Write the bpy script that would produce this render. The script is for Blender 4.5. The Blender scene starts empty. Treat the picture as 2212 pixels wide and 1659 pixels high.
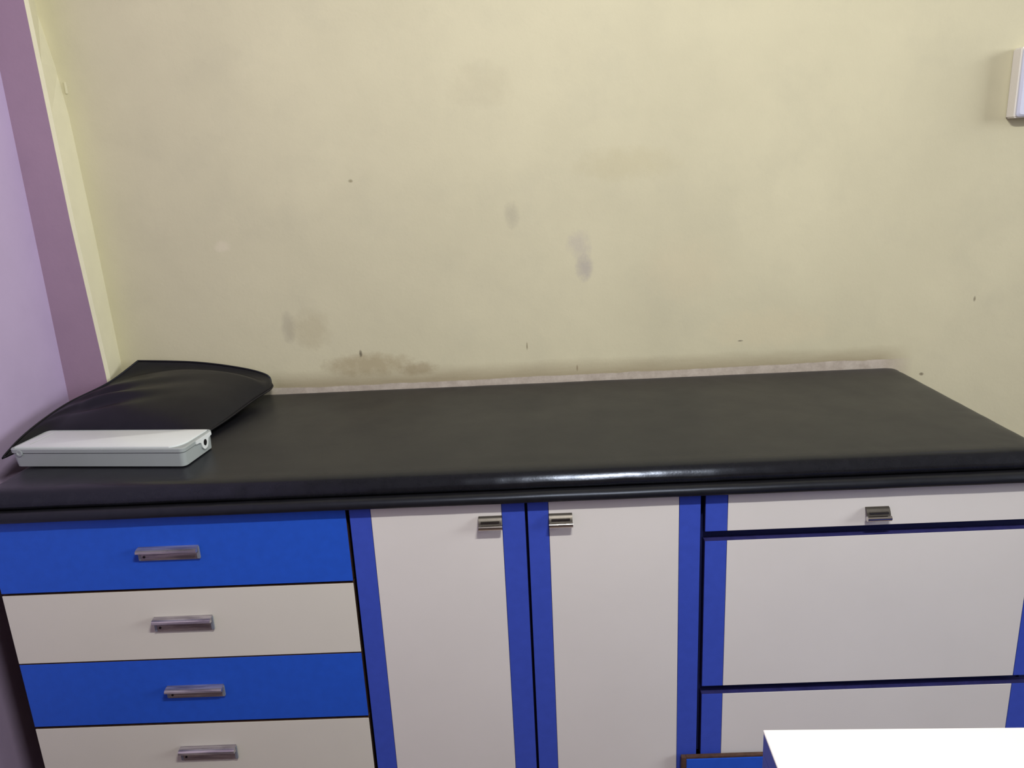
import bpy, bmesh, math, random
from mathutils import Vector, Matrix, noise

random.seed(7)
S = bpy.context.scene
COL = S.collection

# ------------------------------------------------------------------ camera
W_PX, H_PX = 2212, 1659
F_PX = 1671.925
PITCH, YAW, ROLL = 0.2705269, -0.0219829, -0.0493751
cd = bpy.data.cameras.new('camera')
cam = bpy.data.objects.new('camera', cd)
COL.objects.link(cam)
cd.sensor_fit = 'HORIZONTAL'
cd.sensor_width = 36.0
cd.lens = 36.0 * F_PX / W_PX
cd.clip_start = 0.02
cp, sp, cy, sy = math.cos(PITCH), math.sin(PITCH), math.cos(YAW), math.sin(YAW)
fwd = Vector((sy * cp, cy * cp, -sp))
rt = Vector((cy, -sy, 0))
up = rt.cross(fwd)
r2 = math.cos(ROLL) * rt + math.sin(ROLL) * up
u2 = -math.sin(ROLL) * rt + math.cos(ROLL) * up
M = Matrix((r2, u2, -fwd)).transposed().to_4x4()
M.translation = Vector((0.321492, -1.214327, 1.290426))
cam.matrix_world = M
S.camera = cam

# ------------------------------------------------------------------ light
S.view_settings.view_transform = 'Standard'
S.view_settings.look = 'None'
S.view_settings.gamma = 1.0
S.view_settings.use_curve_mapping = False
S.view_settings.exposure = -0.13

wd = bpy.data.worlds.new('world')
S.world = wd
wd.use_nodes = True
wd.node_tree.nodes['Background'].inputs[0].default_value = (0.8, 0.85, 1.0, 1)
wd.node_tree.nodes['Background'].inputs[1].default_value = 0.05


def area(name, loc, target, sx, sy_, power, color):
    d = bpy.data.lights.new(name, 'AREA')
    d.shape = 'RECTANGLE'
    d.size, d.size_y = sx, sy_
    d.energy = power
    d.color = color
    o = bpy.data.objects.new(name, d)
    COL.objects.link(o)
    o.location = loc
    q = (Vector(target) - Vector(loc)).to_track_quat('-Z', 'Y')
    o.rotation_euler = q.to_euler()
    return o


# tube lamp high on the far side of the room, and daylight from the right
area('tube_lamp', (0.62, -1.08, 2.24), (0.4, 0.3, 1.0), 0.36, 0.045, 30, (1.0, 0.97, 0.93))
area('daylight_opening', (5.6, -1.45, 2.1), (-0.4, 0.2, 0.9), 2.6, 1.8, 185, (0.95, 0.97, 1.0))


# ------------------------------------------------------------------ helpers
def srgb(r, g, b):
    def f(c):
        c /= 255.0
        return c / 12.92 if c <= 0.04045 else ((c + 0.055) / 1.055) ** 2.4
    return (f(r), f(g), f(b))


class N:
    """small helper around a material node tree"""

    def __init__(self, name, rough=0.5, spec=0.5, metal=0.0):
        self.m = bpy.data.materials.new(name)
        self.m.use_nodes = True
        self.t = self.m.node_tree
        self.b = self.t.nodes['Principled BSDF']
        self.b.inputs['Roughness'].default_value = rough
        self.b.inputs['Metallic'].default_value = metal
        self.b.inputs['Specular IOR Level'].default_value = spec
        self.tc = self.t.nodes.new('ShaderNodeTexCoord')
        self.co = self.tc.outputs['Object']

    def n(self, kind, **kw):
        x = self.t.nodes.new(kind)
        for k, v in kw.items():
            setattr(x, k, v)
        return x

    def l(self, a, b):
        self.t.links.new(a, b)

    def scaled(self, s):
        mp = self.n('ShaderNodeMapping')
        mp.inputs['Scale'].default_value = s
        self.l(self.co, mp.inputs['Vector'])
        return mp.outputs[0]

    def noise(self, scale, detail=4, rough=0.55, vec=None):
        x = self.n('ShaderNodeTexNoise')
        x.inputs['Scale'].default_value = scale
        x.inputs['Detail'].default_value = detail
        x.inputs['Roughness'].default_value = rough
        self.l(vec if vec is not None else self.co, x.inputs['Vector'])
        return x.outputs['Fac']

    def ramp(self, fac, lo, hi, a=0.0, b=1.0):
        x = self.n('ShaderNodeMapRange')
        x.inputs['From Min'].default_value = lo
        x.inputs['From Max'].default_value = hi
        x.inputs['To Min'].default_value = a
        x.inputs['To Max'].default_value = b
        self.l(fac, x.inputs['Value'])
        return x.outputs[0]

    def math(self, op, a, b=None):
        x = self.n('ShaderNodeMath', operation=op)
        for i, v in enumerate((a, b)):
            if v is None:
                continue
            if isinstance(v, (int, float)):
                x.inputs[i].default_value = v
            else:
                self.l(v, x.inputs[i])
        return x.outputs[0]

    def mix(self, fac, a, b):
        x = self.n('ShaderNodeMix', data_type='RGBA')
        if isinstance(fac, (int, float)):
            x.inputs[0].default_value = fac
        else:
            self.l(fac, x.inputs[0])
        for i, v in ((6, a), (7, b)):
            if isinstance(v, tuple):
                x.inputs[i].default_value = (*v[:3], 1)
            else:
                self.l(v, x.inputs[i])
        return x.outputs[2]

    def color(self, v):
        if isinstance(v, tuple):
            self.b.inputs['Base Color'].default_value = (*v[:3], 1)
        else:
            self.l(v, self.b.inputs['Base Color'])

    def bump(self, h, strength=0.2, dist=0.002):
        x = self.n('ShaderNodeBump')
        x.inputs['Strength'].default_value = strength
        x.inputs['Distance'].default_value = dist
        self.l(h, x.inputs['Height'])
        self.l(x.outputs[0], self.b.inputs['Normal'])


def plain(name, col, rough=0.5, spec=0.5, metal=0.0, var=0.04, scale=30, bump=0.0):
    k = N(name, rough, spec, metal)
    f = k.noise(scale, 5, 0.6)
    a = tuple(c * (1 - var) for c in col)
    b = tuple(min(1, c * (1 + var)) for c in col)
    k.color(k.mix(k.ramp(f, 0.3, 0.7), a, b))
    if bump:
        k.bump(k.noise(scale * 8, 3), bump, 0.001)
    return k.m


def smooth(me, on=True):
    for p in me.polygons:
        p.use_smooth = on


def autosmooth(me, ang=40):
    smooth(me)
    try:
        me.set_sharp_from_angle(angle=math.radians(ang))
    except Exception:
        pass


def obj(name, bm, mats, parent=None, smooth_ang=35):
    if parent is not None:
        off = parent['_o'] if '_o' in parent else (0, 0, 0)
        bmesh.ops.translate(bm, verts=bm.verts, vec=(-off[0], -off[1], -off[2]))
    bmesh.ops.recalc_face_normals(bm, faces=bm.faces)
    me = bpy.data.meshes.new(name)
    bm.to_mesh(me)
    bm.free()
    for m in (mats if isinstance(mats, (list, tuple)) else [mats]):
        me.materials.append(m)
    if smooth_ang:
        autosmooth(me, smooth_ang)
    o = bpy.data.objects.new(name, me)
    COL.objects.link(o)
    if parent is not None:
        o.parent = parent
        o['_o'] = off
    return o


def thing(name, label, cat, loc, group=None):
    o = bpy.data.objects.new(name, None)
    o.empty_display_size = 0.05
    COL.objects.link(o)
    o.location = loc
    o['_o'] = tuple(loc)
    o['label'] = label
    o['category'] = cat
    if group:
        o['group'] = group
    return o


def box(bm, x0, x1, y0, y1, z0, z1, bev=0.0, mat=0):
    r = bmesh.ops.create_cube(bm, size=1)
    vs = r['verts']
    for v in vs:
        v.co.x = x0 if v.co.x < 0 else x1
        v.co.y = y0 if v.co.y < 0 else y1
        v.co.z = z0 if v.co.z < 0 else z1
    fs = {f for v in vs for f in v.link_faces}
    for f in fs:
        f.material_index = mat
    if bev:
        es = list({e for v in vs for e in v.link_edges})
        bmesh.ops.bevel(bm, geom=es, offset=bev, segments=2, affect='EDGES', clamp_overlap=True, material=mat)
    return vs


def B(*a, bev=0.0):
    bm = bmesh.new()
    box(bm, *a, bev=bev)
    return bm


def prism_x(bm, prof, x0, x1, mat=0, capmat=None):
    """closed profile of (y, z) extruded along X"""
    a = [bm.verts.new((x0, y, z)) for y, z in prof]
    b = [bm.verts.new((x1, y, z)) for y, z in prof]
    n = len(prof)
    for i in range(n):
        j = (i + 1) % n
        f = bm.faces.new((a[i], a[j], b[j], b[i]))
        f.material_index = mat
    for vs in (a, b):
        f = bm.faces.new(vs)
        f.material_index = mat if capmat is None else capmat


def rrect(x0, x1, y0, y1, r, n=5, nx=1, ny=1):
    """rounded rectangle, counter-clockwise, edges subdivided"""
    pts = []
    cs = [(x1 - r, y0 + r, -90), (x1 - r, y1 - r, 0), (x0 + r, y1 - r, 90), (x0 + r, y0 + r, 180)]
    for k, (cx, cy_, a0) in enumerate(cs):
        arc = [(cx + r * math.cos(math.radians(a0 + 90 * i / n)), cy_ + r * math.sin(math.radians(a0 + 90 * i / n))) for i in range(n + 1)]
        pts += arc
        c2 = cs[(k + 1) % 4]
        a1 = c2[2]
        nxt = (c2[0] + r * math.cos(math.radians(a1)), c2[1] + r * math.sin(math.radians(a1)))
        m = ny if k in (0, 2) else nx
        for i in range(1, m):
            t = i / m
            pts.append((arc[-1][0] * (1 - t) + nxt[0] * t, arc[-1][1] * (1 - t) + nxt[1] * t))
    return pts


def loft(bm, rings, mat=0, cap0=True, cap1=True):
    rv = [[bm.verts.new(p) for p in r] for r in rings]
    n = len(rv[0])
    for a, b in zip(rv, rv[1:]):
        for i in range(n):
            j = (i + 1) % n
            f = bm.faces.new((a[i], a[j], b[j], b[i]))
            f.material_index = mat
    if cap0:
        bm.faces.new(list(reversed(rv[0]))).material_index = mat
    if cap1:
        bm.faces.new(rv[-1]).material_index = mat
    return rv


def struct(name, bm, m, smooth_ang=0):
    o = obj(name, bm, m, None, smooth_ang)
    o['kind'] = 'structure'
    return o


# ------------------------------------------------------------------ materials
OLIVE = (0.635, 0.605, 0.42)
LILAC = (0.50, 0.405, 0.60)


def wall_paint(name, col, marks=False):
    k = N(name, 0.62, 0.3)
    big = k.noise(2.2, 5, 0.6)
    mid = k.noise(7.0, 6, 0.65)
    c = k.mix(k.ramp(big, 0.32, 0.68), tuple(x * 0.93 for x in col), tuple(min(1, x * 1.05) for x in col))
    c = k.mix(k.ramp(mid, 0.5, 0.78, 0, 0.35), c, tuple(x * y for x, y in zip(col, (0.82, 0.83, 0.86))))
    if marks:
        sep = k.n('ShaderNodeSeparateXYZ')
        k.l(k.co, sep.inputs[0])
        x, z = sep.outputs['X'], sep.outputs['Z']
        fine = k.noise(38, 5, 0.7)
        strk = k.noise(9, 5, 0.7, k.scaled((1, 1, 5)))
        # smudges and scuffs: x, z, half width, half height, colour, strength
        sm = [
            (0.462, 1.063, 0.020, 0.032, (0.36, 0.33, 0.33), 0.55),
            (0.452, 1.115, 0.030, 0.035, (0.40, 0.36, 0.36), 0.35),
            (0.300, 1.190, 0.018, 0.030, (0.36, 0.34, 0.26), 0.40),
            (-0.240, 0.955, 0.018, 0.040, (0.38, 0.35, 0.26), 0.45),
            (-0.190, 0.945, 0.050, 0.050, (0.46, 0.41, 0.26), 0.40),
            (0.245, 1.470, 0.075, 0.050, (0.46, 0.42, 0.28), 0.22),
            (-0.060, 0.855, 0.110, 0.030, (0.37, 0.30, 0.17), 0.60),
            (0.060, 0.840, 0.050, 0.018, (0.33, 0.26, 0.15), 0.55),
            (-0.370, 1.150, 0.022, 0.014, (0.74, 0.68, 0.52), 0.45),
            (0.700, 1.050, 0.100, 0.080, (0.70, 0.62, 0.42), 0.25),
            (0.560, 1.290, 0.120, 0.040, (0.48, 0.43, 0.25), 0.25),
            (0.900, 0.900, 0.160, 0.050, (0.70, 0.62, 0.41), 0.30),
            # small chips and nail marks
            (-0.076, 0.884, 0.004, 0.009, (0.10, 0.08, 0.05), 0.8),
            (0.322, 0.884, 0.0022, 0.010, (0.22, 0.18, 0.10), 0.7),
            (-0.060, 1.282, 0.006, 0.004, (0.25, 0.22, 0.12), 0.7),
            (0.828, 0.873, 0.007, 0.0022, (0.10, 0.08, 0.06), 0.8),
            (1.262, 0.772, 0.006, 0.004, (0.16, 0.13, 0.08), 0.8),
            (1.368, 0.948, 0.003, 0.007, (0.16, 0.13, 0.08), 0.7),
            (0.440, 0.824, 0.002, 0.008, (0.22, 0.17, 0.10), 0.7),
        ]
        for (sx, sz, hw, hh, sc, st) in sm:
            dx = k.math('DIVIDE', k.math('SUBTRACT', x, sx), hw)
            dz = k.math('DIVIDE', k.math('SUBTRACT', z, sz), hh)
            r2_ = k.math('ADD', k.math('MULTIPLY', dx, dx), k.math('MULTIPLY', dz, dz))
            r2_ = k.math('ADD', r2_, k.math('MULTIPLY', k.math('SUBTRACT', fine, 0.5), 2.2))
            f = k.ramp(r2_, 0.1, 1.2, st, 0.0)
            c = k.mix(f, c, sc)
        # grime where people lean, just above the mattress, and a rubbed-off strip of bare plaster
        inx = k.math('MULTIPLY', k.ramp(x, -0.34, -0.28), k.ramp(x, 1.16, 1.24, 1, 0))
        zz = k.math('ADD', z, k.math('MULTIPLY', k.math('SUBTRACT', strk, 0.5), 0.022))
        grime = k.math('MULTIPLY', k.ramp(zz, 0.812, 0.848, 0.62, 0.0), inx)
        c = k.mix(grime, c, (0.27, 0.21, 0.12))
        zp = k.math('ADD', z, k.math('MULTIPLY', k.math('SUBTRACT', strk, 0.5), 0.012))
        zp = k.math('SUBTRACT', zp, k.math('MULTIPLY', k.ramp(x, 0.1, 1.2), 0.0075))
        bare = k.math('MULTIPLY', k.ramp(zp, 0.8045, 0.8062, 1.0, 0.0), inx)
        c = k.mix(k.math('MULTIPLY', bare, 0.9), c, k.mix(k.ramp(fine, 0.35, 0.7), (0.44, 0.385, 0.325), (0.62, 0.565, 0.49)))
    k.color(c)
    h = k.math('ADD', k.math('MULTIPLY', k.noise(16, 5, 0.6), 1.0), k.math('MULTIPLY', k.noise(130, 3), 0.25))
    k.bump(h, 0.16, 0.005)
    return k.m


M_OLIVE = wall_paint('olive_wall_paint', OLIVE, True)
M_LILAC_SHADE = wall_paint('shaded_lilac_pillar', (0.37, 0.255, 0.35))  # lilac of the left wall, darkened: the pillar front's shade is in the colour
M_OLIVE_LIT = wall_paint('lit_olive_paint', (0.70, 0.675, 0.485))  # same olive as the back wall, lightened: light on the side painted in
M_LILAC = wall_paint('lilac_wall_paint', LILAC)
M_REAR = plain('brown_rear_wall', (0.16, 0.13, 0.11), 0.6, 0.3, scale=4)
M_CEIL = plain('ceiling_white', (0.56, 0.55, 0.53), 0.8, 0.2)
M_FLOOR = plain('floor_tile_brown', (0.20, 0.14, 0.11), 0.4, 0.4, scale=6, var=0.15)

M_WHITE = plain('white_laminate', (0.78, 0.76, 0.715), 0.42, 0.3, var=0.02, scale=5)
M_IVORY = plain('ivory_laminate', (0.74, 0.725, 0.63), 0.45, 0.3, var=0.02, scale=5)
M_BLUE = plain('blue_laminate', (0.046, 0.090, 0.52), 0.45, 0.3, var=0.05, scale=60)
M_BLUE2 = plain('bright_blue_laminate', (0.018, 0.104, 0.63), 0.45, 0.3, var=0.05, scale=60)
M_BLUED = plain('dark_blue_carcass', (0.020, 0.026, 0.12), 0.6, 0.3)
M_EDGE = plain('indigo_panel_edge', (0.028, 0.028, 0.125), 0.55, 0.3, var=0.2, scale=50)
M_BROWN = plain('brown_ply_edge', (0.085, 0.045, 0.03), 0.6, 0.3, var=0.3, scale=80)
M_WOOD = plain('brown_carcass', (0.05, 0.026, 0.018), 0.7, 0.2, var=0.2)
M_DESKW = plain('glossy_white_desk_laminate', (0.84, 0.84, 0.83), 0.3, 0.5, var=0.01, scale=4)
M_CHROME = plain('brushed_nickel', (0.72, 0.69, 0.66), 0.16, 0.5, 1.0, var=0.05, scale=40)
M_NICKELD = plain('nickel_dark_reflection', (0.13, 0.12, 0.105), 0.45, 0.5, 1.0, var=0.08, scale=90)  # pull plate: the dark room it reflects is put into its colour
M_CASE = plain('grey_white_plastic', (0.34, 0.38, 0.375), 0.4, 0.45, var=0.02, scale=20)
M_CASET = plain('white_plastic_panel', (0.73, 0.78, 0.775), 0.35, 0.45, var=0.02, scale=12)
M_HOLE = plain('black_socket', (0.006, 0.006, 0.007), 0.5, 0.3)
M_SWITCH = plain('cream_white_plastic', (0.90, 0.88, 0.80), 0.4, 0.4, var=0.01)
M_SWFACE = plain('bluish_white_plastic', (0.72, 0.76, 0.92), 0.35, 0.45, var=0.01)


def rexine(name, base, rough, wr, worn=None, spec=0.40):
    k = N(name, rough, spec)
    f = k.noise(60, 5, 0.6)
    k.color(k.mix(k.ramp(f, 0.3, 0.7), tuple(c * 0.85 for c in base), tuple(c * 1.2 for c in base)))
    k.b.inputs['Specular Tint'].default_value = (0.70, 0.80, 1.0, 1)
    h = k.math('ADD', k.math('MULTIPLY', k.noise(260, 2), 0.12), k.math('MULTIPLY', k.noise(14, 4, 0.5, k.scaled((0.5, 1, 1))), wr))
    k.bump(h, 0.16, 0.003)
    r = k.ramp(k.noise(9, 4), 0.3, 0.7, rough - 0.03, rough + 0.04)
    if worn:
        # the front edge is polished by use
        sep = k.n('ShaderNodeSeparateXYZ')
        k.l(k.co, sep.inputs[0])
        r = k.math('SUBTRACT', r, k.ramp(sep.outputs['Y'], worn[0], worn[1], worn[2], 0.0))
    k.l(r, k.b.inputs['Roughness'])
    return k.m


M_REX = rexine('black_rexine', (0.009, 0.009, 0.011), 0.36, 0.0)
M_REXPAD = rexine('black_rexine_pad', (0.009, 0.009, 0.011), 0.36, 0.0, (-0.271, -0.224, 0.18))
M_REXP = rexine('black_rexine_pillow', (0.007, 0.006, 0.007), 0.42, 0.6, None, 0.35)


def acrylic(name):
    k = N(name, 0.16, 0.6, 0.55)
    st = k.noise(30, 3, 0.5, k.scaled((0.6, 6, 8)))
    k.color(k.mix(k.ramp(st, 0.35, 0.65), (0.30, 0.27, 0.31), (0.62, 0.58, 0.60)))
    k.b.inputs['Transmission Weight'].default_value = 0.35
    k.b.inputs['IOR'].default_value = 1.49
    return k.m


M_ACRYL = acrylic('clear_acrylic_on_metal')
M_ACRYLE = plain('acrylic_end', (0.20, 0.22, 0.26), 0.2, 0.6, 0.0)

# ------------------------------------------------------------------ room
ZC, XR, YB, YW, XL = 3.15, 5.8, -3.6, 0.585, -0.753
bm = B(XL - 0.15, XR + 0.15, YB - 0.15, YW + 0.15, -0.1, 0.0)
struct('floor', bm, M_FLOOR)
bm = B(XL - 0.15, XR + 0.15, YB - 0.15, YW + 0.15, ZC, ZC + 0.1)
struct('ceiling', bm, M_CEIL)
struct('wall_back', B(XL, XR + 0.15, YW, YW + 0.15, 0, ZC), M_OLIVE)
struct('wall_left', B(XL - 0.15, XL, YB - 0.15, YW + 0.15, 0, ZC), M_LILAC)
struct('wall_right', B(XR, XR + 0.15, YB - 0.15, YW, 0, ZC), M_LILAC)
struct('wall_front', B(XL, XR, YB - 0.15, YB, 0, ZC), M_REAR)

# pillar in the corner: lilac front, olive side (hand plastered, so its arris wanders a little)
bm = bmesh.new()
rows = []
zs = [0.0, 0.4, 0.8, 0.88, 1.0, 1.1, 1.22, 1.35, 1.45, 1.55, 1.67, 1.9, 2.4, ZC]


def interp(tab, z):
    for (a, va), (b, vb) in zip(tab, tab[1:]):
        if z <= b:
            t = max(0, (z - a) / (b - a))
            return va + (vb - va) * t
    return tab[-1][1]


for z in zs:
    xf = interp([(0.8, -0.649), (0.88, -0.6495), (1.22, -0.662), (1.67, -0.668), (3.2, -0.672)], z)
    xb = interp([(0.8, -0.655), (0.88, -0.656), (1.22, -0.661), (1.45, -0.668), (1.55, -0.678), (1.67, -0.697), (3.2, -0.70)], z)
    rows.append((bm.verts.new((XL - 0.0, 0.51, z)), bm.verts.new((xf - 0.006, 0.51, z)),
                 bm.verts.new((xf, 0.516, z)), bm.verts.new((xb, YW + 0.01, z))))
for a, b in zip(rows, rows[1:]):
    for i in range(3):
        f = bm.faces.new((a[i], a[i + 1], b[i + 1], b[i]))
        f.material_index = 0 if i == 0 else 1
    bm.faces.new((a[3], a[0], b[0], b[3]))
bm.faces.new(rows[0])
bm.faces.new(list(reversed(rows[-1])))
struct('trim_1', bm, [M_LILAC_SHADE, M_OLIVE_LIT])

# plaster crack beside the pillar, upper left
bm = bmesh.new()
box(bm, -0.665, -0.660, YW - 0.003, YW + 0.001, 1.495, 1.52, 0.0012)
struct('trim_2', bm, M_OLIVE_LIT)


# ------------------------------------------------------------------ cabinets
def metal_pull(x0, x1, zt, y, parent):
    """small pull: a plate that sweeps forward into a rolled lip"""
    bm = bmesh.new()
    c = [(0.0, 0.0), (-0.0030, -0.0006), (-0.0058, -0.0028), (-0.0082, -0.0060), (-0.0100, -0.0095), (-0.0112, -0.0125)]
    t = 0.0014
    out = [(y + a, zt + b) for a, b in c]
    inn = [(y + a + t * 0.8, zt + b - t) for a, b in reversed(c)]
    inn[-1] = (y, zt - t * 1.6)
    prism_x(bm, out + inn, x0, x1, 0)
    cyy, czz, r = y - 0.0120, zt - 0.0170, 0.0046
    ring = [(cyy + r * math.cos(2 * math.pi * i / 20), czz + r * math.sin(2 * math.pi * i / 20)) for i in range(20)]
    prism_x(bm, ring, x0 - 0.0004, x1 + 0.0004, 1)
    # foot fixed to the door behind the lip
    box(bm, x0 + 0.004, x1 - 0.004, y - 0.012, y, zt - 0.0085, zt - 0.0065, 0.0, 0)
    return obj('handle', bm, [M_NICKELD, M_CHROME], parent, 35)


def acrylic_pull(x0, x1, z0, z1, y, parent):
    """clear pull: flat back plate with a ledge along the top that turns down"""
    bm = bmesh.new()
    h = z1 - z0
    prof = [(y, z0), (y - 0.0035, z0), (y - 0.0045, z0 + 0.002), (y - 0.0045, z0 + h * 0.60), (y - 0.009, z0 + h * 0.66),
            (y - 0.0135, z0 + h * 0.68), (y - 0.0155, z0 + h * 0.74), (y - 0.0150, z0 + h * 0.88), (y - 0.012, z0 + h * 0.96),
            (y - 0.006, z1), (y, z1)]
    prism_x(bm, prof, x0, x1, 0, 0)
    box(bm, x0 - 0.0012, x0 + 0.004, y - 0.005, y, z0 + 0.001, z1 - 0.002, 0.0008, 1)
    box(bm, x1 - 0.004, x1 + 0.0012, y - 0.005, y, z0 + 0.001, z1 - 0.002, 0.0008, 1)
    # fixing screw near the left end
    r = 0.0022
    cx, cz = x0 + 0.009, z0 + h * 0.30
    loft(bm, [[(cx + r * math.cos(a * math.pi / 5), yy, cz + r * math.sin(a * math.pi / 5)) for a in range(10)] for yy in (y - 0.004, y - 0.0052)], 2)
    return obj('handle', bm, [M_ACRYL, M_ACRYLE, M_HOLE], parent, 30)


ZT = 0.7465      # underside of the couch board
D = 0.575        # cabinet depth
TH = 0.018       # board thickness

# --- four-drawer unit
dc = thing('drawer_cabinet', 'four-drawer cabinet at the left with alternating blue and ivory fronts', 'cabinet', (-0.314, 0.28, 0))
bm = bmesh.new()
box(bm, -0.628, -0.609, 0.020, D, 0.09, ZT - 0.001, 0.001)
box(bm, -0.019, -0.0005, 0.020, D, 0.09, ZT - 0.001, 0.001)
box(bm, -0.609, -0.019, 0.021, 0.036, 0.09, ZT - 0.001)
box(bm, -0.609, -0.019, D - 0.012, D, 0.09, ZT - 0.001)
obj('carcass', bm, M_WOOD, dc, 0)
obj('plinth', B(-0.625, -0.003, 0.05, D, 0, 0.0895, bev=0.001), M_WOOD, dc, 0)
hx = [(-0.372, -0.2625, 0.6655, 0.6935), (-0.3675, -0.2590, 0.5245, 0.5560), (-0.3685, -0.2600, 0.3855, 0.4125), (-0.3650, -0.2560, 0.2475, 0.2800)]
for (z0, z1, m, nm), (a, b, hz0, hz1) in zip(
        [(0.6080, ZT - 0.002, M_BLUE2, 'blue'), (0.4650, 0.6032, M_IVORY, 'ivory'), (0.3290, 0.4620, M_BLUE2, 'blue'), (0.1870, 0.3235, M_IVORY, 'ivory')], hx):
    d = obj('drawer', B(-0.6278, -0.0014, 0.0010, TH, z0, z1, bev=0.0005), M_BROWN, dc, 0)
    d['label'] = nm + ' fronted drawer'
    obj('front_laminate', B(-0.628, -0.0012, 0.0, 0.0012, z0, z1, bev=0.0003), m, d, 0)
    # the pull stands about a centimetre proud: pull heights corrected for that
    acrylic_pull(a + 0.004, b, hz0 - 0.0015, hz1 - 0.0045, 0.0, d)

# --- two-door unit
cc = thing('door_cabinet', 'middle cabinet with two tall white doors edged by vertical blue strips', 'cabinet', (0.305, 0.28, 0))
bm = bmesh.new()
box(bm, 0.0005, 0.019, 0.020, D, 0.09, ZT - 0.001, 0.001)
box(bm, 0.590, 0.6085, 0.020, D, 0.09, ZT - 0.001, 0.001)
box(bm, 0.019, 0.590, 0.021, 0.036, 0.09, ZT - 0.001)
box(bm, 0.019, 0.590, D - 0.012, D, 0.09, ZT - 0.001)
obj('carcass', bm, M_BLUED, cc, 0)
obj('plinth', B(0.003, 0.606, 0.05, D, 0, 0.0895, bev=0.001), M_BLUED, cc, 0)
for (x0, x1, wa, wb, ha, hb) in [(0.0052, 0.3058, 0.0420, 0.2662, 0.2262, 0.2660), (0.3103, 0.6052, 0.3462, 0.5686, 0.3466, 0.3862)]:
    z0, z1 = 0.115, ZT - 0.002
    d = obj('door', B(x0, x1, 0.0008, TH, z0, z1, bev=0.0006), M_EDGE, cc, 0)
    obj('white_panel', B(wa + 0.0004, wb - 0.0004, 0.0, 0.0012, z0 + 0.0006, z1 - 0.0006, bev=0.0003), M_WHITE, d, 0)
    obj('edge_strip', B(x0 + 0.0002, wa - 0.0004, 0.0, 0.0012, z0 + 0.0006, z1 - 0.0006, bev=0.0003), M_BLUE, d, 0)
    obj('edge_strip', B(wb + 0.0004, x1 - 0.0002, 0.0, 0.0012, z0 + 0.0006, z1 - 0.0006, bev=0.0003), M_BLUE, d, 0)
    metal_pull(ha, hb, 0.7215, 0.0, d)

# --- unit with one drawer over two deep flaps
fc = thing('flap_cabinet', 'right cabinet with a shallow drawer over two deep white flaps', 'cabinet', (0.912, 0.28, 0))
bm = bmesh.new()
box(bm, 0.6105, 0.629, 0.020, D, 0.215, ZT - 0.001, 0.001)
box(bm, 1.197, 1.2150, 0.020, D, 0.0, ZT - 0.001, 0.001)
box(bm, 0.629, 1.197, 0.022, 0.036, 0.215, ZT - 0.001)
box(bm, 0.629, 1.197, D - 0.012, D, 0.215, ZT - 0.001)
box(bm, 0.6105, 1.197, 0.020, D, 0.213, 0.2150)
box(bm, 0.6105, 0.629, 0.12, D, 0.0, 0.213)
obj('carcass', bm, M_BLUED, fc, 0)
for nm, z0, z1, hnd in [('drawer', 0.6755, ZT - 0.002, True), ('flap', 0.3665, 0.6580, False), ('flap', 0.2180, 0.3500, False)]:
    x0, x1 = 0.6132, 1.2135
    d = obj(nm, B(x0, x1, 0.0008, TH, z0, z1, bev=0.0006), M_EDGE, fc, 0)
    obj('white_panel', B(0.6514, 1.1727, 0.0, 0.0012, z0 + 0.0006, z1 - 0.0006, bev=0.0003), M_WHITE, d, 0)
    obj('edge_strip', B(x0 + 0.0002, 0.6506, 0.0, 0.0012, z0 + 0.0006, z1 - 0.0006, bev=0.0003), M_BLUE, d, 0)
    obj('edge_strip', B(1.1735, x1 - 0.0002, 0.0, 0.0012, z0 + 0.0006, z1 - 0.0006, bev=0.0003), M_BLUE, d, 0)
    if hnd:
        metal_pull(0.8830, 0.9225, 0.7105, 0.0, d)

# --- low pull-out step under the right unit
st = thing('pull_out_step', 'low blue pull-out step with brown edges under the right cabinet', 'step', (0.9, 0.2, 0))
obj('front_panel', B(0.5845, 1.195, -0.0140, -0.0040, 0.0, 0.2195, bev=0.0004), M_BLUE2, st, 0)
bm = bmesh.new()
box(bm, 0.5755, 0.5843, -0.0142, -0.0042, 0.0, 0.2235, 0.0005)
box(bm, 0.5845, 1.195, -0.0125, -0.0040, 0.2197, 0.2235, 0.0005)
e = obj('edge_lipping', bm, M_BROWN, st, 0)
e['label'] = 'brown wooden edge'
obj('body', B(0.632, 1.19, -0.0040, 0.50, 0.01, 0.205, bev=0.001), M_BROWN, st, 0)


# ------------------------------------------------------------------ couch mattress
X0, X1, Y0, Y1 = -0.660, 1.221, -0.018, 0.583
CX, CY = (X0 + X1) / 2, (Y0 + Y1) / 2
mt = thing('couch_mattress', 'long black vinyl couch mattress with rolled front edge on the cabinets', 'mattress', (CX, CY, 0.7467))


def wob(x, y, s, seed):
    return noise.noise(Vector((x * s, y * s, seed)))


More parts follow.
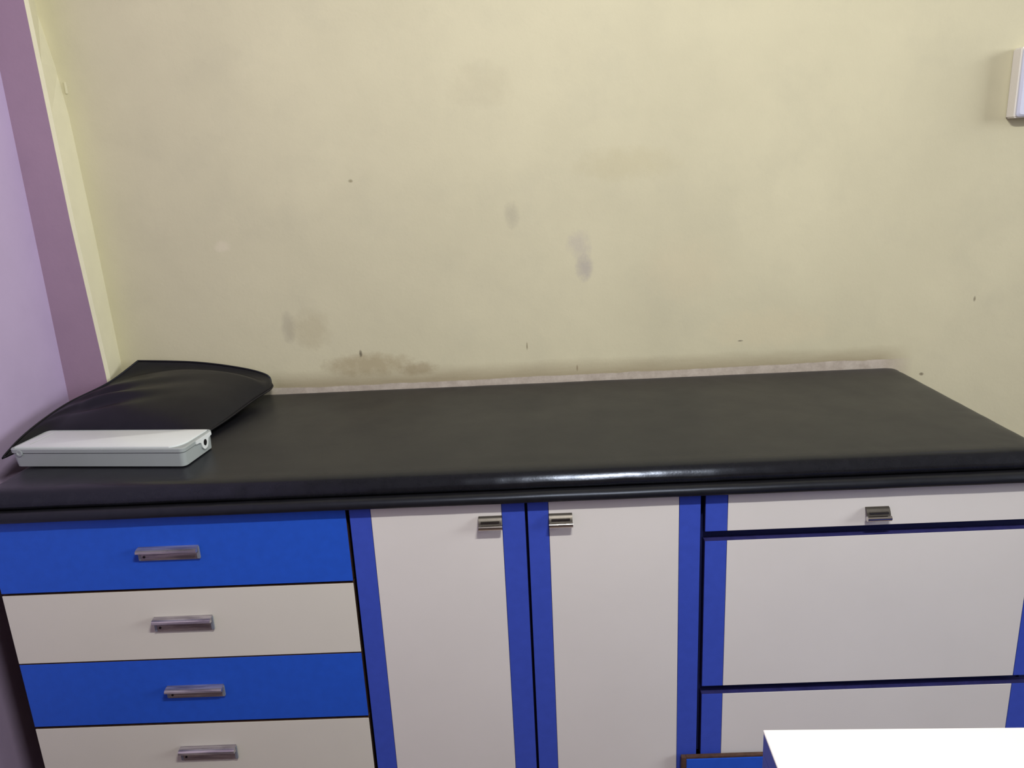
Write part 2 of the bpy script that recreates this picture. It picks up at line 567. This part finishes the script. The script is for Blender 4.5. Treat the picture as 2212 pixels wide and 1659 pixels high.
def slab(rings_spec, cap_top, seed, amp):
    """rings of (inset, z); the wall side is squeezed tighter than the others"""
    outer = rrect(X0, X1, Y0, Y1, 0.014, 5, 200, 80)
    rings = []
    for (d_, z, a) in rings_spec:
        r = []
        for (x, y) in outer:
            hx_, hy = (X1 - X0) / 2, (Y1 - Y0) / 2
            dd = d_
            sx = (x - CX) / hx_
            syy = (y - CY) / hy
            dy = dd * (0.35 if syy > 0 else 1.0)
            nx_ = x - sx * dd * 0.9
            ny_ = y - syy * dy
            w = a * amp * (wob(x, y, 9, seed) + 0.6 * wob(x, y, 26, seed + 3))
            wy = a * amp * 0.8 * (wob(x, y, 14, seed + 7) + 0.5 * wob(x, y, 48, seed + 9))
            if z > 0.78:
                w -= 0.004 * math.exp(-((nx_ - 1.203) / 0.014) ** 2 - ((ny_ - 0.540) / 0.008) ** 2)
            r.append((nx_, ny_ + (wy if syy < 0 else 0), z + w))
        rings.append(r)
    return rings


# base board wrapped in the same vinyl: the lower roll
bm = bmesh.new()
spec = [(0.050, 0.7470, 0), (0.014, 0.7472, 0.2), (0.006, 0.7480, 0.3), (0.0015, 0.7505, 0.3), (0.0, 0.7545, 0.3), (0.0006, 0.7585, 0.3),
        (0.0028, 0.7620, 0.4), (0.0065, 0.7646, 0.5), (0.0110, 0.7658, 0.5), (0.0180, 0.7654, 0.4), (0.026, 0.7640, 0.2), (0.050, 0.7635, 0)]
loft(bm, slab(spec, True, 2.0, 0.0012))
obj('base_board', bm, M_REX, mt, 180)
# pad
bm = bmesh.new()
spec = [(0.048, 0.7638, 0), (0.028, 0.7642, 0.2), (0.0225, 0.7662, 0.4), (0.0202, 0.7700, 0.7), (0.0205, 0.7757, 1.0), (0.0225, 0.7790, 1.0), (0.0252, 0.7828, 0.9),
        (0.0282, 0.7866, 0.8), (0.0315, 0.7899, 0.7), (0.0355, 0.7926, 0.5), (0.0410, 0.7946, 0.4), (0.0490, 0.7958, 0.3), (0.060, 0.7964, 0.3), (0.078, 0.7968, 0.3), (0.106, 0.7970, 0)]
rings = slab(spec, True, 5.0, 0.0013)
loft(bm, rings)
obj('pad', bm, M_REXPAD, mt, 180)

# ------------------------------------------------------------------ pillow
pl = None


def spline(tab, t):
    n = len(tab)
    for i in range(n - 1):
        if t <= tab[i + 1][0] or i == n - 2:
            t0, p1 = tab[i]
            t1, p2 = tab[i + 1]
            p0 = tab[i - 1][1] if i > 0 else p1
            p3 = tab[i + 2][1] if i < n - 2 else p2
            u = (t - t0) / (t1 - t0)
            return tuple(0.5 * ((2 * b) + (-a + c) * u + (2 * a - 5 * b + 4 * c - d) * u * u + (-a + 3 * b - 3 * c + d) * u ** 3)
                         for a, b, c, d in zip(p0, p1, p2, p3))


LEFT = [(0, (-0.692, 0.168, 0.8035)), (0.15, (-0.690, 0.225, 0.822)), (0.35, (-0.688, 0.305, 0.836)), (0.6, (-0.682, 0.400, 0.846)), (0.82, (-0.642, 0.492, 0.862)), (1, (-0.603, 0.565, 0.894))]
RIGHT = [(0, (-0.338, 0.240, 0.806)), (0.3, (-0.318, 0.330, 0.810)), (0.65, (-0.300, 0.450, 0.816)), (0.9, (-0.284, 0.535, 0.820)), (1, (-0.292, 0.562, 0.826))]
FRONT = [(0, (-0.692, 0.168, 0.8035)), (0.12, (-0.652, 0.262, 0.806)), (0.5, (-0.50, 0.256, 0.806)), (1, (-0.338, 0.240, 0.806))]
BACK = [(0, (-0.603, 0.565, 0.894)), (0.40, (-0.469, 0.567, 0.884)), (0.74, (-0.361, 0.567, 0.865)), (0.93, (-0.302, 0.567, 0.845)), (1, (-0.292, 0.562, 0.826))]


def patch(u, v):
    l, r, f, b = spline(LEFT, v), spline(RIGHT, v), spline(FRONT, u), spline(BACK, u)
    c00, c10, c01, c11 = LEFT[0][1], RIGHT[0][1], LEFT[-1][1], RIGHT[-1][1]
    return [(1 - u) * l[i] + u * r[i] + (1 - v) * f[i] + v * b[i]
            - ((1 - u) * (1 - v) * c00[i] + u * (1 - v) * c10[i] + (1 - u) * v * c01[i] + u * v * c11[i]) for i in range(3)]


NU, NV = 64, 52
bm = bmesh.new()
top, bot = {}, {}
for i in range(NU + 1):
    for j in range(NV + 1):
        u, v = i / NU, j / NV
        p = patch(u, v)
        bu = 1 - abs(2 * u - 1) ** 3.2 if u > 0.5 else math.sin(math.pi * u) ** 1.35
        bv = 1 - abs(2 * v - 1) ** 3.0
        edge = bu * bv
        # plump body; a stiff folded flange stands up along the wall side
        zt = p[2] + 0.034 * edge
        if v > 0.80:
            zt -= 0.015 * math.sin(math.pi * (v - 0.80) / 0.20) * bu
        # creases fanning from the left seam and a dip towards the front
        cr = math.exp(-((u - 0.22) / 0.24) ** 2)
        for vc, wv, am in ((0.34, 0.045, -0.010), (0.43, 0.045, 0.006), (0.55, 0.05, -0.008), (0.66, 0.05, 0.005)):
            vv = v - vc - 0.10 * (u - 0.2) + 0.05 * math.sin(u * 5)
            zt += am * cr * math.exp(-(vv / wv) ** 2) * min(1, edge * 2)
        zt += 0.003 * edge * noise.noise(Vector((u * 4, v * 4, 1.3)))
        zb = max(0.7985, p[2] - 0.030 * edge)
        if edge < 1e-6:
            vtx = bm.verts.new(p)
            top[i, j] = bot[i, j] = vtx
        else:
            top[i, j] = bm.verts.new((p[0], p[1], max(zt, 0.8005)))
            bot[i, j] = bm.verts.new((p[0], p[1], min(zb, zt - 0.001)))
for i in range(NU):
    for j in range(NV):
        for g in (top, bot):
            vs = [g[i, j], g[i + 1, j], g[i + 1, j + 1], g[i, j + 1]]
            try:
                bm.faces.new(vs if g is top else vs[::-1])
            except ValueError:
                pass
pl = thing('pillow', 'flat black vinyl pillow with its back edge turned up against the wall', 'pillow', (-0.48, 0.39, 0.7985))
obj('cover', bm, M_REXP, pl, 180)
# welted seam around the pillow
bm = bmesh.new()
path = []
for k in range(60):
    path.append(patch(k / 60, 0))
for k in range(50):
    path.append(patch(1, k / 50))
for k in range(60):
    path.append(patch(1 - k / 60, 1))
for k in range(50):
    path.append(patch(0, 1 - k / 50))
n = len(path)
rings = []
for k in range(n):
    a, b = Vector(path[k - 1]), Vector(path[(k + 1) % n])
    t = (b - a).normalized()
    s1 = t.cross(Vector((0, 0, 1))).normalized()
    s2 = s1.cross(t)
    rings.append([bm.verts.new(Vector(path[k]) + 0.0022 * (math.cos(q * math.pi / 3) * s1 + math.sin(q * math.pi / 3) * s2)) for q in range(6)])
for k in range(n):
    a, b = rings[k], rings[(k + 1) % n]
    for q in range(6):
        bm.faces.new((a[q], a[(q + 1) % 6], b[(q + 1) % 6], b[q]))
obj('seam', bm, M_REXP, pl, 180)

# ------------------------------------------------------------------ white plastic case on the mattress
ang = math.atan2(0.093 - 0.130, -0.304 + 0.638)
ZB = 0.7982
cs = thing('plastic_case', 'long white plastic case with hinged lid lying in front of the pillow', 'case', (-0.641, 0.130, ZB))
cs.rotation_euler = (0, 0, ang)
cs['_o'] = (0, 0, 0)
L, DP = 0.337, 0.104


def rr(z, ox0, ox1, oy, r=0.010):
    return [(x, y, z) for x, y in rrect(-ox0, L + ox1, -oy, DP + oy, r, 5)]


bm = bmesh.new()
loft(bm, [rr(0.0, -0.002, -0.002, -0.002, 0.009), rr(0.0015, 0.0, 0.0, 0.0), rr(0.027, 0.0045, 0.0008, 0.0008), rr(0.0275, 0.003, -0.001, -0.001)])
obj('base', bm, M_CASE, cs, 40)
bm = bmesh.new()
loft(bm, [rr(0.0282, 0.004, 0.0005, 0.0005), rr(0.0286, 0.0065, 0.0022, 0.0022), rr(0.0350, 0.0072, 0.0024, 0.0024), rr(0.0362, 0.0062, 0.0014, 0.0014), rr(0.0366, 0.0040, -0.001, -0.001), rr(0.0352, 0.0030, -0.002, -0.002)])
ld = obj('lid', bm, M_CASE, cs, 40)
bm = bmesh.new()
# top panel: straight sides, its right end swept in a shallow curve
pp = [(0.0, 0.0055), (L - 0.030, 0.0055)]
for q in range(9):
    t = q / 8
    pp.append((L - 0.030 + 0.022 * math.sin(t * math.pi / 2), 0.0055 + 0.030 * t * t + 0.012 * t))
pp += [(L - 0.006, DP - 0.004), (L - 0.05, DP - 0.003), (L - 0.062, DP - 0.008), (0.004, DP - 0.008)]
loft(bm, [[(x, y, 0.0350) for x, y in pp], [(x, y, 0.0374) for x, y in pp],
          [(x + (0.0012 if x < 0.1 else -0.0012), y + (0.0012 if y < 0.05 else -0.0012), 0.0380) for x, y in pp]])
# slanting rib near the left end of the panel
for q in range(1):
    vs = box(bm, 0.020, 0.0225, 0.020, 0.085, 0.0378, 0.0386, 0.0004)
o = obj('lid_panel', bm, M_CASET, ld, 40)
# latch tongue with round socket on the right end
bm = bmesh.new()
yc, zc, r = 0.070, 0.0215, 0.0115
pts = [(yc - 0.030, 0.0350), (yc - 0.030, 0.0290), (yc - 0.020, 0.0280), (yc - 0.014, 0.0262)]
pts += [(yc + r * math.cos(math.radians(a)), zc + r * math.sin(math.radians(a))) for a in range(195, 346, 15)]
pts += [(yc + 0.014, 0.0262), (yc + 0.020, 0.0282), (yc + 0.026, 0.0290), (yc + 0.026, 0.0350)]
loft(bm, [[(x, y, z) for y, z in pts] for x in (L - 0.001, L + 0.0042)])
tg = obj('latch', bm, M_CASET, ld, 30)
bm = bmesh.new()
loft(bm, [[(x, yc + 0.0055 * math.cos(k * math.pi / 9), zc + 0.001 + 0.0062 * math.sin(k * math.pi / 9)) for k in range(18)] for x in (L + 0.003, L + 0.0047)])
o = obj('socket', bm, M_HOLE, cs, 30)
# small hinge dimple on the front face near the left end
bm = bmesh.new()
loft(bm, [[(0.014 + q_ * math.cos(k * math.pi / 8), yy, 0.0285 + q_ * math.sin(k * math.pi / 8)) for k in range(16)] for q_, yy in ((0.0065, 0.0), (0.0062, -0.0032), (0.0035, -0.0034), (0.0030, -0.0026))])
obj('hinge_boss', bm, M_CASE, cs, 30)

# ------------------------------------------------------------------ box on the wall, upper right
sb = thing('wall_box', 'white plastic box fixed to the pale olive wall at upper right edge', 'wall box', (1.47, YW, 1.345))
bm = B(1.390, 1.560, YW - 0.032, YW, 1.345, 1.487, bev=0.003)
obj('housing', bm, M_SWITCH, sb, 30)
bm = bmesh.new()
rg = []
for ins, yy in ((0.002, YW - 0.0315), (0.002, YW - 0.036), (0.006, YW - 0.040), (0.02, YW - 0.0415)):
    rg.append([(x, yy, z) for x, z in rrect(1.390 + ins, 1.560 - ins, 1.345 + ins, 1.487 - ins, 0.006, 4)])
loft(bm, rg)
obj('front_cover', bm, M_SWFACE, sb, 30)

# ------------------------------------------------------------------ desk in the foreground
dk = thing('desk', 'white-topped desk with blue sides at the lower right corner', 'desk', (1.1, -0.85, 0))
dk['_o'] = (0, 0, 0)
dk.location = (0.537, -0.573, 0)
dk.rotation_euler = (0, 0, math.radians(-2.0))
DL, DD = 1.15, 0.60
bm = B(-0.0006, DL, -DD, 0.0006, 0.7470, 0.7500, bev=0.0005)
obj('desktop', bm, M_DESKW, dk, 0)
obj('desktop_core', B(0.0, DL, -DD, 0.0, 0.7250, 0.7470), M_BLUE, dk, 0)
obj('side_panel', B(0.0, 0.018, -DD + 0.01, 0.0, 0.0, 0.7250, bev=0.0005), M_BLUE, dk, 0)
obj('side_panel', B(DL - 0.018, DL, -DD + 0.01, 0.0, 0.0, 0.7250, bev=0.0005), M_BLUE, dk, 0)
obj('back_panel', B(0.018, DL - 0.018, -0.030, -0.012, 0.12, 0.7250), M_BLUE, dk, 0)

for o in bpy.data.objects:
    if '_o' in o:
        del o['_o']
